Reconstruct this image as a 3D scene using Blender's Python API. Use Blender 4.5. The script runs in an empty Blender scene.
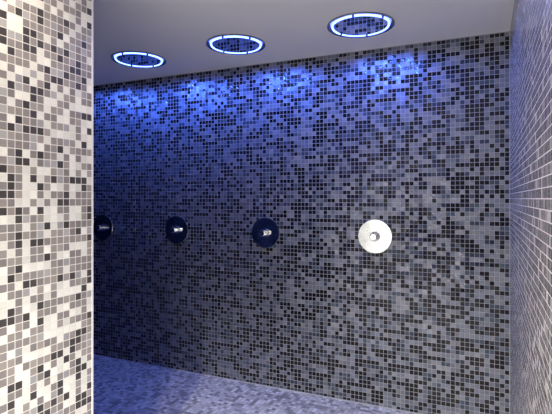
import bpy, bmesh, math
from mathutils import Vector, Matrix

scene = bpy.context.scene
COL = scene.collection
PI = math.pi

# ------------------------------------------------------------------ room sizes (metres)
H = 2.37                    # ceiling height
PITCH = 0.0276              # mosaic pitch
RX = 0.135                  # right wall face
PX, PY = -1.414, -1.709      # free corner of the pale partition wall
REAR = -8.6                 # far end of the passage behind the camera
LX = -5.4                   # far end of the shower bay
CAM = (0.0, -3.09, 1.377)

# ------------------------------------------------------------------ helpers
def link(name, bm, mats, parent=None, smooth=False, loc=None):
    me = bpy.data.meshes.new(name)
    bmesh.ops.recalc_face_normals(bm, faces=bm.faces)
    bm.to_mesh(me); bm.free()
    if not isinstance(mats, (list, tuple)):
        mats = [mats]
    for m in mats:
        me.materials.append(m)
    if smooth:
        for p in me.polygons:
            p.use_smooth = True
    o = bpy.data.objects.new(name, me)
    COL.objects.link(o)
    if parent:
        o.parent = parent
    if loc:
        o.location = loc
    return o

def add_box(bm, x0, x1, y0, y1, z0, z1):
    v = [bm.verts.new((x, y, z)) for x in (x0, x1) for y in (y0, y1) for z in (z0, z1)]
    for f in ((0, 1, 3, 2), (4, 6, 7, 5), (0, 4, 5, 1), (2, 3, 7, 6), (0, 2, 6, 4), (1, 5, 7, 3)):
        bm.faces.new([v[i] for i in f])

def add_lathe(bm, prof, n=64, close_loop=False, a0=0.0, a1=2 * PI, axis='Z'):
    """revolve a profile of (radius, height); a radius of 0 makes a pole"""
    full = abs((a1 - a0) - 2 * PI) < 1e-6
    steps = n if full else n + 1
    rings = []
    for r, h in prof:
        if r < 1e-9:
            p = (0, 0, h) if axis == 'Z' else (0, -h, 0)
            rings.append([bm.verts.new(p)])
            continue
        ring = []
        for i in range(steps):
            a = a0 + (a1 - a0) * i / n
            if axis == 'Z':
                p = (r * math.cos(a), r * math.sin(a), h)
            else:
                p = (r * math.cos(a), -h, r * math.sin(a))
            ring.append(bm.verts.new(p))
        rings.append(ring)
    pairs = list(zip(rings[:-1], rings[1:]))
    if close_loop:
        pairs.append((rings[-1], rings[0]))
    cnt = n
    for A, B in pairs:
        for i in range(cnt):
            j = (i + 1) % steps
            if len(A) == 1 and len(B) == 1:
                continue
            if len(A) == 1:
                bm.faces.new((A[0], B[j], B[i]))
            elif len(B) == 1:
                bm.faces.new((A[i], A[j], B[0]))
            else:
                bm.faces.new((A[i], A[j], B[j], B[i]))
    if not full and close_loop:
        bm.faces.new([r[0] for r in rings])
        bm.faces.new([r[-1] for r in rings][::-1])

def thing(name, label, cat, loc, group=None):
    o = bpy.data.objects.new(name, None)
    o.empty_display_size = 0.05
    COL.objects.link(o)
    o.location = loc
    o['label'] = label
    o['category'] = cat
    if group:
        o['group'] = group
    return o

def struct(name, bm, mats, smooth=False):
    o = link(name, bm, mats, smooth=smooth)
    o['kind'] = 'structure'
    return o

def copy_tree(o, parent=None):
    c = o.copy()
    COL.objects.link(c)
    if parent:
        c.parent = parent
    for ch in list(o.children):
        copy_tree(ch, c)
    return c

# ------------------------------------------------------------------ materials
def new_mat(name):
    m = bpy.data.materials.new(name)
    m.use_nodes = True
    nt = m.node_tree
    b = nt.nodes['Principled BSDF']
    return m, nt, b

def plain(name, col, rough=0.5, metal=0.0, bump=0.0, bscale=60.0):
    m, nt, b = new_mat(name)
    b.inputs['Base Color'].default_value = (*col, 1)
    b.inputs['Roughness'].default_value = rough
    b.inputs['Metallic'].default_value = metal
    if bump:
        g = nt.nodes.new('ShaderNodeNewGeometry')
        n = nt.nodes.new('ShaderNodeTexNoise')
        n.inputs['Scale'].default_value = bscale
        n.inputs['Detail'].default_value = 4
        nt.links.new(g.outputs['Position'], n.inputs['Vector'])
        bp = nt.nodes.new('ShaderNodeBump')
        bp.inputs['Strength'].default_value = bump
        bp.inputs['Distance'].default_value = 0.002
        nt.links.new(n.outputs['Fac'], bp.inputs['Height'])
        nt.links.new(bp.outputs['Normal'], b.inputs['Normal'])
    return m

def emit(name, col, strength):
    m, nt, b = new_mat(name)
    nt.nodes.remove(b)
    e = nt.nodes.new('ShaderNodeEmission')
    e.inputs['Color'].default_value = (*col, 1)
    e.inputs['Strength'].default_value = strength
    nt.links.new(e.outputs[0], nt.nodes['Material Output'].inputs['Surface'])
    return m

def mosaic(name, axes, palette, grout, off=(0, 0), rough=0.2, tilt=0.06, jitter=0.25,
           grout_w=0.055, streak=0.3, seed=0.0, wave=0.7, spec=0.6, pearl=0.0, pearl_from=0.49, pearl_rough=0.4, run=0.0):
    """square glass mosaic: palette = [(start, rgb), ...] picked per tile at random"""
    m, nt, b = new_mat(name)
    N, L = nt.nodes, nt.links
    def math_(op, a, b_=None, c=None):
        n = N.new('ShaderNodeMath'); n.operation = op
        for i, v in enumerate((a, b_, c)):
            if v is None: continue
            if isinstance(v, (int, float)): n.inputs[i].default_value = v
            else: L.new(v, n.inputs[i])
        return n.outputs[0]
    geo = N.new('ShaderNodeNewGeometry')
    sep = N.new('ShaderNodeSeparateXYZ')
    L.new(geo.outputs['Position'], sep.inputs[0])
    u = math_('MULTIPLY_ADD', sep.outputs[axes[0]], 1 / PITCH, -off[0] / PITCH)
    v = math_('MULTIPLY_ADD', sep.outputs[axes[1]], 1 / PITCH, -off[1] / PITCH)
    cell = N.new('ShaderNodeCombineXYZ')
    L.new(math_('FLOOR', u), cell.inputs[0]); L.new(math_('FLOOR', v), cell.inputs[1])
    cell.inputs[2].default_value = seed + 0.37
    wn = N.new('ShaderNodeTexWhiteNoise'); wn.noise_dimensions = '3D'
    if run:      # now and then a tile repeats the shade of its neighbour, giving short runs
        pre = N.new('ShaderNodeTexWhiteNoise'); pre.noise_dimensions = '3D'
        pv = N.new('ShaderNodeVectorMath'); pv.operation = 'ADD'
        L.new(cell.outputs[0], pv.inputs[0]); pv.inputs[1].default_value = (3.1, 71.7, 9.3)
        L.new(pv.outputs[0], pre.inputs['Vector'])
        runc = N.new('ShaderNodeCombineXYZ')
        L.new(math_('SUBTRACT', math_('FLOOR', u), math_('LESS_THAN', pre.outputs['Value'], run)), runc.inputs[0])
        L.new(math_('FLOOR', v), runc.inputs[1]); runc.inputs[2].default_value = seed + 0.37
        L.new(runc.outputs[0], wn.inputs['Vector'])
    else:
        L.new(cell.outputs[0], wn.inputs['Vector'])
    cell2 = N.new('ShaderNodeVectorMath'); cell2.operation = 'ADD'
    L.new(cell.outputs[0], cell2.inputs[0]); cell2.inputs[1].default_value = (17.3, 5.9, 41.7)
    wn2 = N.new('ShaderNodeTexWhiteNoise'); wn2.noise_dimensions = '3D'
    L.new(cell2.outputs[0], wn2.inputs['Vector'])
    ramp = N.new('ShaderNodeValToRGB'); ramp.color_ramp.interpolation = 'CONSTANT'
    els = ramp.color_ramp.elements
    els[0].position = palette[0][0]; els[0].color = (*palette[0][1], 1)
    els[1].position = palette[1][0]; els[1].color = (*palette[1][1], 1)
    for p, c in palette[2:]:
        e = els.new(p); e.color = (*c, 1)
    L.new(wn.outputs['Value'], ramp.inputs[0])
    # brightness jitter from tile to tile, cloudy streaks inside the glass
    sepc = N.new('ShaderNodeSeparateColor'); L.new(wn2.outputs['Color'], sepc.inputs[0])
    noise = N.new('ShaderNodeTexNoise'); noise.noise_dimensions = '3D'
    sc = N.new('ShaderNodeCombineXYZ')
    L.new(math_('MULTIPLY', u, 0.8), sc.inputs[0]); L.new(math_('MULTIPLY', v, 4.0), sc.inputs[1])
    L.new(math_('MULTIPLY', wn.outputs['Value'], 90.0), sc.inputs[2])
    L.new(sc.outputs[0], noise.inputs['Vector'])
    noise.inputs['Scale'].default_value = 1.3; noise.inputs['Detail'].default_value = 3
    k = math_('MULTIPLY_ADD', sepc.outputs[0], jitter * 2, 1 - jitter)
    k = math_('MULTIPLY', k, math_('MULTIPLY_ADD', noise.outputs['Fac'], streak * 2, 1 - streak))
    vm = N.new('ShaderNodeVectorMath'); vm.operation = 'SCALE'
    L.new(ramp.outputs['Color'], vm.inputs[0]); L.new(k, vm.inputs['Scale'])
    # grout mask
    def edge(t):
        f = math_('FRACT', t)
        return math_('ABSOLUTE', math_('SUBTRACT', f, 0.5))
    d = math_('MAXIMUM', edge(u), edge(v))
    gm = math_('GREATER_THAN', d, 0.5 - grout_w)
    mix = N.new('ShaderNodeMix'); mix.data_type = 'RGBA'
    L.new(gm, mix.inputs['Factor'])
    L.new(vm.outputs[0], mix.inputs['A']); mix.inputs['B'].default_value = (*grout, 1)
    L.new(mix.outputs['Result'], b.inputs['Base Color'])
    # pearly glass: the lighter tiles carry a broad metallic sheen, varying from tile to tile
    tile = math_('SUBTRACT', 1.0, gm)
    pearly = math_('MULTIPLY', math_('GREATER_THAN', wn.outputs['Value'], pearl_from), tile)
    L.new(math_('MULTIPLY', pearly, math_('MULTIPLY_ADD', sepc.outputs[1], pearl, pearl * 0.5)), b.inputs['Metallic'])
    rgh = math_('MULTIPLY_ADD', gm, 0.75 - rough, rough)
    L.new(math_('MULTIPLY_ADD', pearly, pearl_rough - rough if pearl else 0.0, rgh), b.inputs['Roughness'])
    b.inputs['Specular IOR Level'].default_value = spec
    # each tile sits at a slightly different tilt; wavy glass surface; recessed joints
    sub = N.new('ShaderNodeVectorMath'); sub.operation = 'SUBTRACT'
    L.new(wn2.outputs['Color'], sub.inputs[0]); sub.inputs[1].default_value = (0.5, 0.5, 0.5)
    scl = N.new('ShaderNodeVectorMath'); scl.operation = 'SCALE'
    L.new(sub.outputs[0], scl.inputs[0])
    L.new(math_('MULTIPLY', math_('SUBTRACT', 1.0, gm), tilt * 2), scl.inputs['Scale'])
    addn = N.new('ShaderNodeVectorMath'); addn.operation = 'ADD'
    L.new(geo.outputs['Normal'], addn.inputs[0]); L.new(scl.outputs[0], addn.inputs[1])
    nrm = N.new('ShaderNodeVectorMath'); nrm.operation = 'NORMALIZE'
    L.new(addn.outputs[0], nrm.inputs[0])
    wv = N.new('ShaderNodeTexNoise'); wv.inputs['Scale'].default_value = 95; wv.inputs['Detail'].default_value = 1.5
    L.new(geo.outputs['Position'], wv.inputs['Vector'])
    hgt = math_('MULTIPLY_ADD', gm, -1.0, math_('MULTIPLY', wv.outputs['Fac'], 0.9))
    bp = N.new('ShaderNodeBump'); bp.inputs['Strength'].default_value = wave
    bp.inputs['Distance'].default_value = 0.0012
    L.new(hgt, bp.inputs['Height']); L.new(nrm.outputs[0], bp.inputs['Normal'])
    L.new(bp.outputs['Normal'], b.inputs['Normal'])
    return m

DARK = [(0.0, (0.013, 0.011, 0.012)), (0.40, (0.045, 0.056, 0.076)), (0.50, (0.078, 0.100, 0.130)),
        (0.60, (0.195, 0.210, 0.255)), (0.84, (0.245, 0.253, 0.285))]
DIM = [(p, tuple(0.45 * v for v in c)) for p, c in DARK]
PALE = [(0.0, (0.060, 0.054, 0.054)), (0.17, (0.25, 0.228, 0.222)), (0.42, (0.31, 0.28, 0.262)),
        (0.60, (0.36, 0.355, 0.36)), (0.69, (0.76, 0.75, 0.695))]
GREY = [(0.0, (0.08, 0.074, 0.068)), (0.25, (0.16, 0.147, 0.132)), (0.55, (0.28, 0.258, 0.23)), (0.82, (0.55, 0.50, 0.43))]
FLOOR = [(0.0, (0.22, 0.22, 0.25)), (0.25, (0.44, 0.44, 0.48)), (0.60, (0.60, 0.60, 0.64))]
G_DARK = (0.42, 0.42, 0.45)
G_PALE = (0.77, 0.75, 0.70)

m_back = mosaic('mosaic_dark_back', ('X', 'Z'), DARK, G_DARK, off=(RX, H), seed=1, pearl=1.5, run=0.3, grout_w=0.046, pearl_rough=0.45, spec=0.22, rough=0.12, wave=0.3)
m_right = mosaic('mosaic_grey_side', ('Y', 'Z'), GREY, (0.66, 0.61, 0.53), off=(0, H), seed=2, tilt=0.05, streak=0.5, jitter=0.5)
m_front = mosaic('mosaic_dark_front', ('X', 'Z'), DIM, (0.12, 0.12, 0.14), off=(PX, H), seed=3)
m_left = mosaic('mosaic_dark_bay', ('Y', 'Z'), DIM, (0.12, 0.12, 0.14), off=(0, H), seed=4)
m_pale = mosaic('mosaic_pale', ('Y', 'Z'), PALE, G_PALE, off=(PY, H), seed=5, rough=0.3, tilt=0.02,
                jitter=0.12, streak=0.12, grout_w=0.05, spec=0.35)
m_rear = mosaic('mosaic_pale_rear', ('X', 'Z'), PALE, G_PALE, off=(PX, H), seed=6, rough=0.3, tilt=0.02,
                jitter=0.12, streak=0.12, grout_w=0.05)
m_floor = mosaic('mosaic_floor', ('X', 'Y'), FLOOR, (0.35, 0.35, 0.38), off=(RX, 0), seed=7, rough=0.35,
                 tilt=0.03, streak=0.3, wave=0.4)
m_ceil = plain('ceiling_paint', (0.80, 0.78, 0.76), 0.75, bump=0.05, bscale=25)
m_seal = plain('sealant', (0.42, 0.42, 0.45), 0.6, bump=0.05)
m_bead = plain('white_corner_bead', (0.75, 0.74, 0.74), 0.4, bump=0.03)
m_chrome = plain('polished_chrome', (0.55, 0.59, 0.65), 0.08, 1.0, bump=0.02, bscale=8)
m_satin = plain('satin_chrome', (0.85, 0.85, 0.86), 0.12, 1.0, bump=0.03, bscale=200)
m_dark = plain('dark_metal', (0.03, 0.03, 0.035), 0.35, 0.6, bump=0.03)
m_trim = plain('trim_metal', (0.30, 0.31, 0.34), 0.25, 1.0, bump=0.02)
m_white = plain('white_enamel', (0.8, 0.8, 0.78), 0.4, bump=0.02)
m_rubber = plain('black_rubber', (0.02, 0.02, 0.02), 0.7, bump=0.05)
LED_COL, LED_STR = (0.10, 0.17, 1.0), 9.0
m_led = emit('blue_led_light', LED_COL, LED_STR)

# ------------------------------------------------------------------ the setting
bm = bmesh.new(); add_box(bm, LX - .1, RX + .15, REAR - .1, 0.15, -0.12, 0.0)
struct('floor', bm, m_floor)
bm = bmesh.new(); add_box(bm, LX - .1, RX + .15, REAR - .1, 0.15, H, H + 0.12)
struct('ceiling', bm, m_ceil)
bm = bmesh.new(); add_box(bm, LX, RX, 0.0, 0.15, 0, H)
struct('wall_back', bm, m_back)
bm = bmesh.new(); add_box(bm, RX, RX + .15, REAR, 0.15, 0, H)
struct('wall_right', bm, m_right)
bm = bmesh.new(); add_box(bm, PX - .16, PX, REAR, PY, 0, H)
bm.faces.ensure_lookup_table()
for f in bm.faces:                      # pale mosaic on the passage side, dark on the narrow end and back
    f.material_index = 0 if f.calc_center_median().x > PX - 0.001 else 1
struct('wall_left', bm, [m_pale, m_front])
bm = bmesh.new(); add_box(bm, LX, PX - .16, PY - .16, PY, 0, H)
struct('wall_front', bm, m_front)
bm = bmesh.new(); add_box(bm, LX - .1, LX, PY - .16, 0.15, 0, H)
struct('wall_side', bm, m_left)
bm = bmesh.new(); add_box(bm, PX - .16, RX + .15, REAR - .1, REAR, 0, H)
struct('wall_rear', bm, m_rear)
# slim corner bead on the free edge of the pale wall, sealant lines in the joints
bm = bmesh.new(); add_box(bm, PX - 0.004, PX + 0.002, PY - 0.004, PY + 0.004, 0, H)
struct('trim_1', bm, m_bead)
bm = bmesh.new(); add_box(bm, LX, RX, -0.005, 0.0, 0, 0.006)
struct('trim_2', bm, m_seal)
bm = bmesh.new(); add_box(bm, LX, RX, -0.003, 0.0, H - 0.004, H)
struct('trim_3', bm, m_seal)
bm = bmesh.new(); add_box(bm, RX - 0.004, RX, -0.004, 0.0, 0, H)
struct('trim_4', bm, m_seal)

# ------------------------------------------------------------------ shower heads
HEAD_X = (-0.650, -1.462, -2.250, -3.03)
HEAD_Y = -0.46
HEAD_LABELS = (
    'round ceiling shower head with blue light ring, nearest to the right wall',
    'round ceiling shower head with blue light ring, middle one of the visible three',
    'round ceiling shower head with blue light ring, farthest left in view beside the pale wall',
    'round ceiling shower head with blue light ring, hidden behind the pale mosaic wall')

def plate_material():
    m, nt, b = new_mat('perforated_chrome')
    N, L = nt.nodes, nt.links
    tc = N.new('ShaderNodeTexCoord')
    sep = N.new('ShaderNodeSeparateXYZ'); L.new(tc.outputs['Object'], sep.inputs[0])
    def M(op, a, c=None):
        n = N.new('ShaderNodeMath'); n.operation = op
        for i, v in enumerate((a, c)):
            if v is None: continue
            if isinstance(v, (int, float)): n.inputs[i].default_value = v
            else: L.new(v, n.inputs[i])
        return n.outputs[0]
    def cen(o):
        f = M('FRACT', M('ADD', M('MULTIPLY', o, 1 / 0.02), 100.5))
        return M('POWER', M('SUBTRACT', f, 0.5), 2.0)
    d = M('SQRT', M('ADD', cen(sep.outputs[0]), cen(sep.outputs[1])))
    dot = M('LESS_THAN', d, 0.12)
    mix = N.new('ShaderNodeMix'); mix.data_type = 'RGBA'
    L.new(dot, mix.inputs['Factor'])
    mix.inputs['A'].default_value = (0.60, 0.61, 0.63, 1)
    mix.inputs['B'].default_value = (0.015, 0.015, 0.02, 1)
    L.new(mix.outputs['Result'], b.inputs['Base Color'])
    b.inputs['Metallic'].default_value = 1.0
    b.inputs['Roughness'].default_value = 0.05
    return m
m_plate = plate_material()

def make_head(label):
    t = thing('rain_shower', label, 'shower head', (0, 0, H), 'shower heads in the ceiling')
    bm = bmesh.new()     # outer flange tight to the ceiling
    add_lathe(bm, [(0.1685, 0.0), (0.190, 0.0), (0.190, -0.008), (0.188, -0.010), (0.186, -0.010), (0.1685, -0.002)],
              96, close_loop=True)
    link('trim_ring', bm, m_trim, t, smooth=False)
    bm = bmesh.new()     # polished spray plate, slightly domed edge
    add_lathe(bm, [(0, 0), (0.154, 0.0), (0.154, -0.006), (0.151, -0.008), (0, -0.008)], 96)
    link('spray_plate', bm, m_plate, t)
    cuts = (-90, -30, 90, 150)      # four light segments parted by dark clips
    g = 0.035
    for k in range(4):
        a = math.radians(cuts[k])
        e = math.radians(cuts[k + 1] if k < 3 else cuts[0] + 360)
        bm = bmesh.new()
        add_lathe(bm, [(0.1580, -0.001), (0.1635, -0.001), (0.1635, -0.0105), (0.1625, -0.0120),
                       (0.1590, -0.0120), (0.1580, -0.0105)], 20 if k % 2 == 0 else 40, close_loop=True, a0=a + g, a1=e - g)
        link('light_strip', bm, m_led, t)
        bm = bmesh.new()
        add_lathe(bm, [(0.1542, 0.0), (0.1680, 0.0), (0.1680, -0.011), (0.166, -0.0135),
                       (0.157, -0.0135), (0.1542, -0.012)], 5, close_loop=True, a0=a - g, a1=a + g)
        link('clip', bm, m_dark, t)
    for k in range(12):  # the diodes behind the strip
        a = 2 * PI * (k + 0.5) / 12
        ld = diode_data
        lo = bpy.data.objects.new('diode', ld)
        COL.objects.link(lo)
        lo.parent = t
        lo.location = (0.161 * math.cos(a), 0.161 * math.sin(a), -0.0165)
    return t
diode_data = bpy.data.lights.new('blue_diode', 'SPOT')
diode_data.energy = 1.8
diode_data.color = (0.07, 0.175, 1.0)
diode_data.shadow_soft_size = 0.004
diode_data.spot_size = math.radians(176)
diode_data.spot_blend = 0.25
head = make_head(HEAD_LABELS[0])
for i, x in enumerate(HEAD_X):
    o = head if i == 0 else copy_tree(head)
    o.location = (x, HEAD_Y, H)
    o['label'] = HEAD_LABELS[i]

# ------------------------------------------------------------------ wall controls
CTRL = ((-0.664, 1.126), (-1.466, 1.126), (-2.254, 1.126), (-3.03, 1.126))
CTRL_LABELS = (
    'round chrome shower control on mosaic wall with bright white face, nearest the right wall',
    'round chrome shower control with dark navy face, directly left of the bright white one',
    'round chrome shower control with dark navy face, second one from the pale mosaic wall',
    'round dark shower control partly hidden behind the edge of the pale mosaic wall')
def make_control(label):
    t = thing('mounted_shower_control', label, 'shower control', (0, 0, 0), 'shower controls on the back wall')
    bm = bmesh.new()
    add_lathe(bm, [(0, 0.0), (0.098, 0.0), (0.098, 0.006), (0.110, 0.008), (0.112, 0.010), (0.112, 0.0125),
                   (0.1105, 0.014), (0, 0.014)], 96, axis='Y')
    link('cover_plate', bm, m_chrome, t)
    bm = bmesh.new()
    add_lathe(bm, [(0.018, 0.012), (0.033, 0.012), (0.033, 0.019), (0.031, 0.021), (0.018, 0.021)], 48,
              close_loop=True, axis='Y')
    link('collar', bm, m_trim, t)
    bm = bmesh.new()
    prof = [(0, 0.013), (0.023, 0.013), (0.023, 0.032), (0.0215, 0.033), (0.0215, 0.035), (0.023, 0.036),
            (0.023, 0.049), (0.0215, 0.050), (0.0215, 0.052), (0.023, 0.053), (0.023, 0.066),
            (0.0215, 0.069), (0.019, 0.070), (0, 0.070)]
    add_lathe(bm, prof, 48, axis='Y')
    kn = link('knob', bm, m_satin, t)
    bm = bmesh.new()     # small grip pin standing out of the knob
    add_box(bm, -0.003, 0.003, -0.066, -0.055, 0.020, 0.031)
    bmesh.ops.bevel(bm, geom=list(bm.edges), offset=0.0012, segments=2, affect='EDGES')
    link('pointer', bm, m_dark, kn)
    return t
ctrl = make_control(CTRL_LABELS[0])
for i, (x, z) in enumerate(CTRL):
    o = ctrl if i == 0 else copy_tree(ctrl)
    o.location = (x, 0, z)
    o['label'] = CTRL_LABELS[i]

# ------------------------------------------------------------------ ceiling downlights of the passage
def downlight(x, y, watts, label, size=0.045, spot=150, col=(1.0, 0.965, 0.875)):
    t = thing('recessed_downlight', label, 'ceiling light', (x, y, H), 'downlights along the passage')
    bm = bmesh.new()
    add_lathe(bm, [(0.040, 0.0), (0.055, 0.0), (0.055, -0.003), (0.052, -0.006), (0.043, -0.006), (0.040, -0.004)],
              48, close_loop=True)
    link('rim', bm, m_white, t)
    bm = bmesh.new()
    add_lathe(bm, [(0, -0.0005), (0.0395, -0.0005), (0.0395, -0.002), (0, -0.002)], 48)
    link('lens', bm, emit('warm_lamp', (1.0, 0.80, 0.58), 30.0), t)
    ld = bpy.data.lights.new('warm_lamp', 'SPOT')
    ld.energy = watts
    ld.color = col
    ld.shadow_soft_size = size
    ld.spot_size = math.radians(spot)
    ld.spot_blend = 0.6
    lo = bpy.data.objects.new('bulb', ld)
    COL.objects.link(lo)
    lo.parent = t
    lo.location = (0, 0, -0.03)
    return t
downlight(-1.10, -2.30, 19, 'recessed warm downlight in the ceiling close beside the pale mosaic wall', col=(1.0, 0.88, 0.70))
downlight(-0.45, -3.60, 125, 'recessed warm downlight in the ceiling over the middle of the passage')
downlight(-0.40, -4.60, 1100, 'unseen fill downlight added in the ceiling at the rear of the passage')  # added out of view to lift back wall, ceiling and right wall evenly

# ------------------------------------------------------------------ world, camera, view
w = bpy.data.worlds.new('world'); scene.world = w
w.use_nodes = True
w.node_tree.nodes['Background'].inputs[0].default_value = (0.5, 0.5, 0.6, 1)
w.node_tree.nodes['Background'].inputs[1].default_value = 0.02

cd = bpy.data.cameras.new('camera')
cd.sensor_fit = 'HORIZONTAL'; cd.sensor_width = 36.0
cd.lens = 466.0 / 552.0 * 36.0
cd.shift_y = -8.5 / 552.0
cd.clip_start = 0.02
cam = bpy.data.objects.new('camera', cd)
COL.objects.link(cam)
cam.location = CAM
cam.rotation_euler = (PI / 2, 0, math.atan2(209.0, 466.0))
scene.camera = cam

vs = scene.view_settings
vs.view_transform = 'Standard'
vs.look = 'None'
vs.gamma = 1.0
vs.use_curve_mapping = False
vs.exposure = 0.12
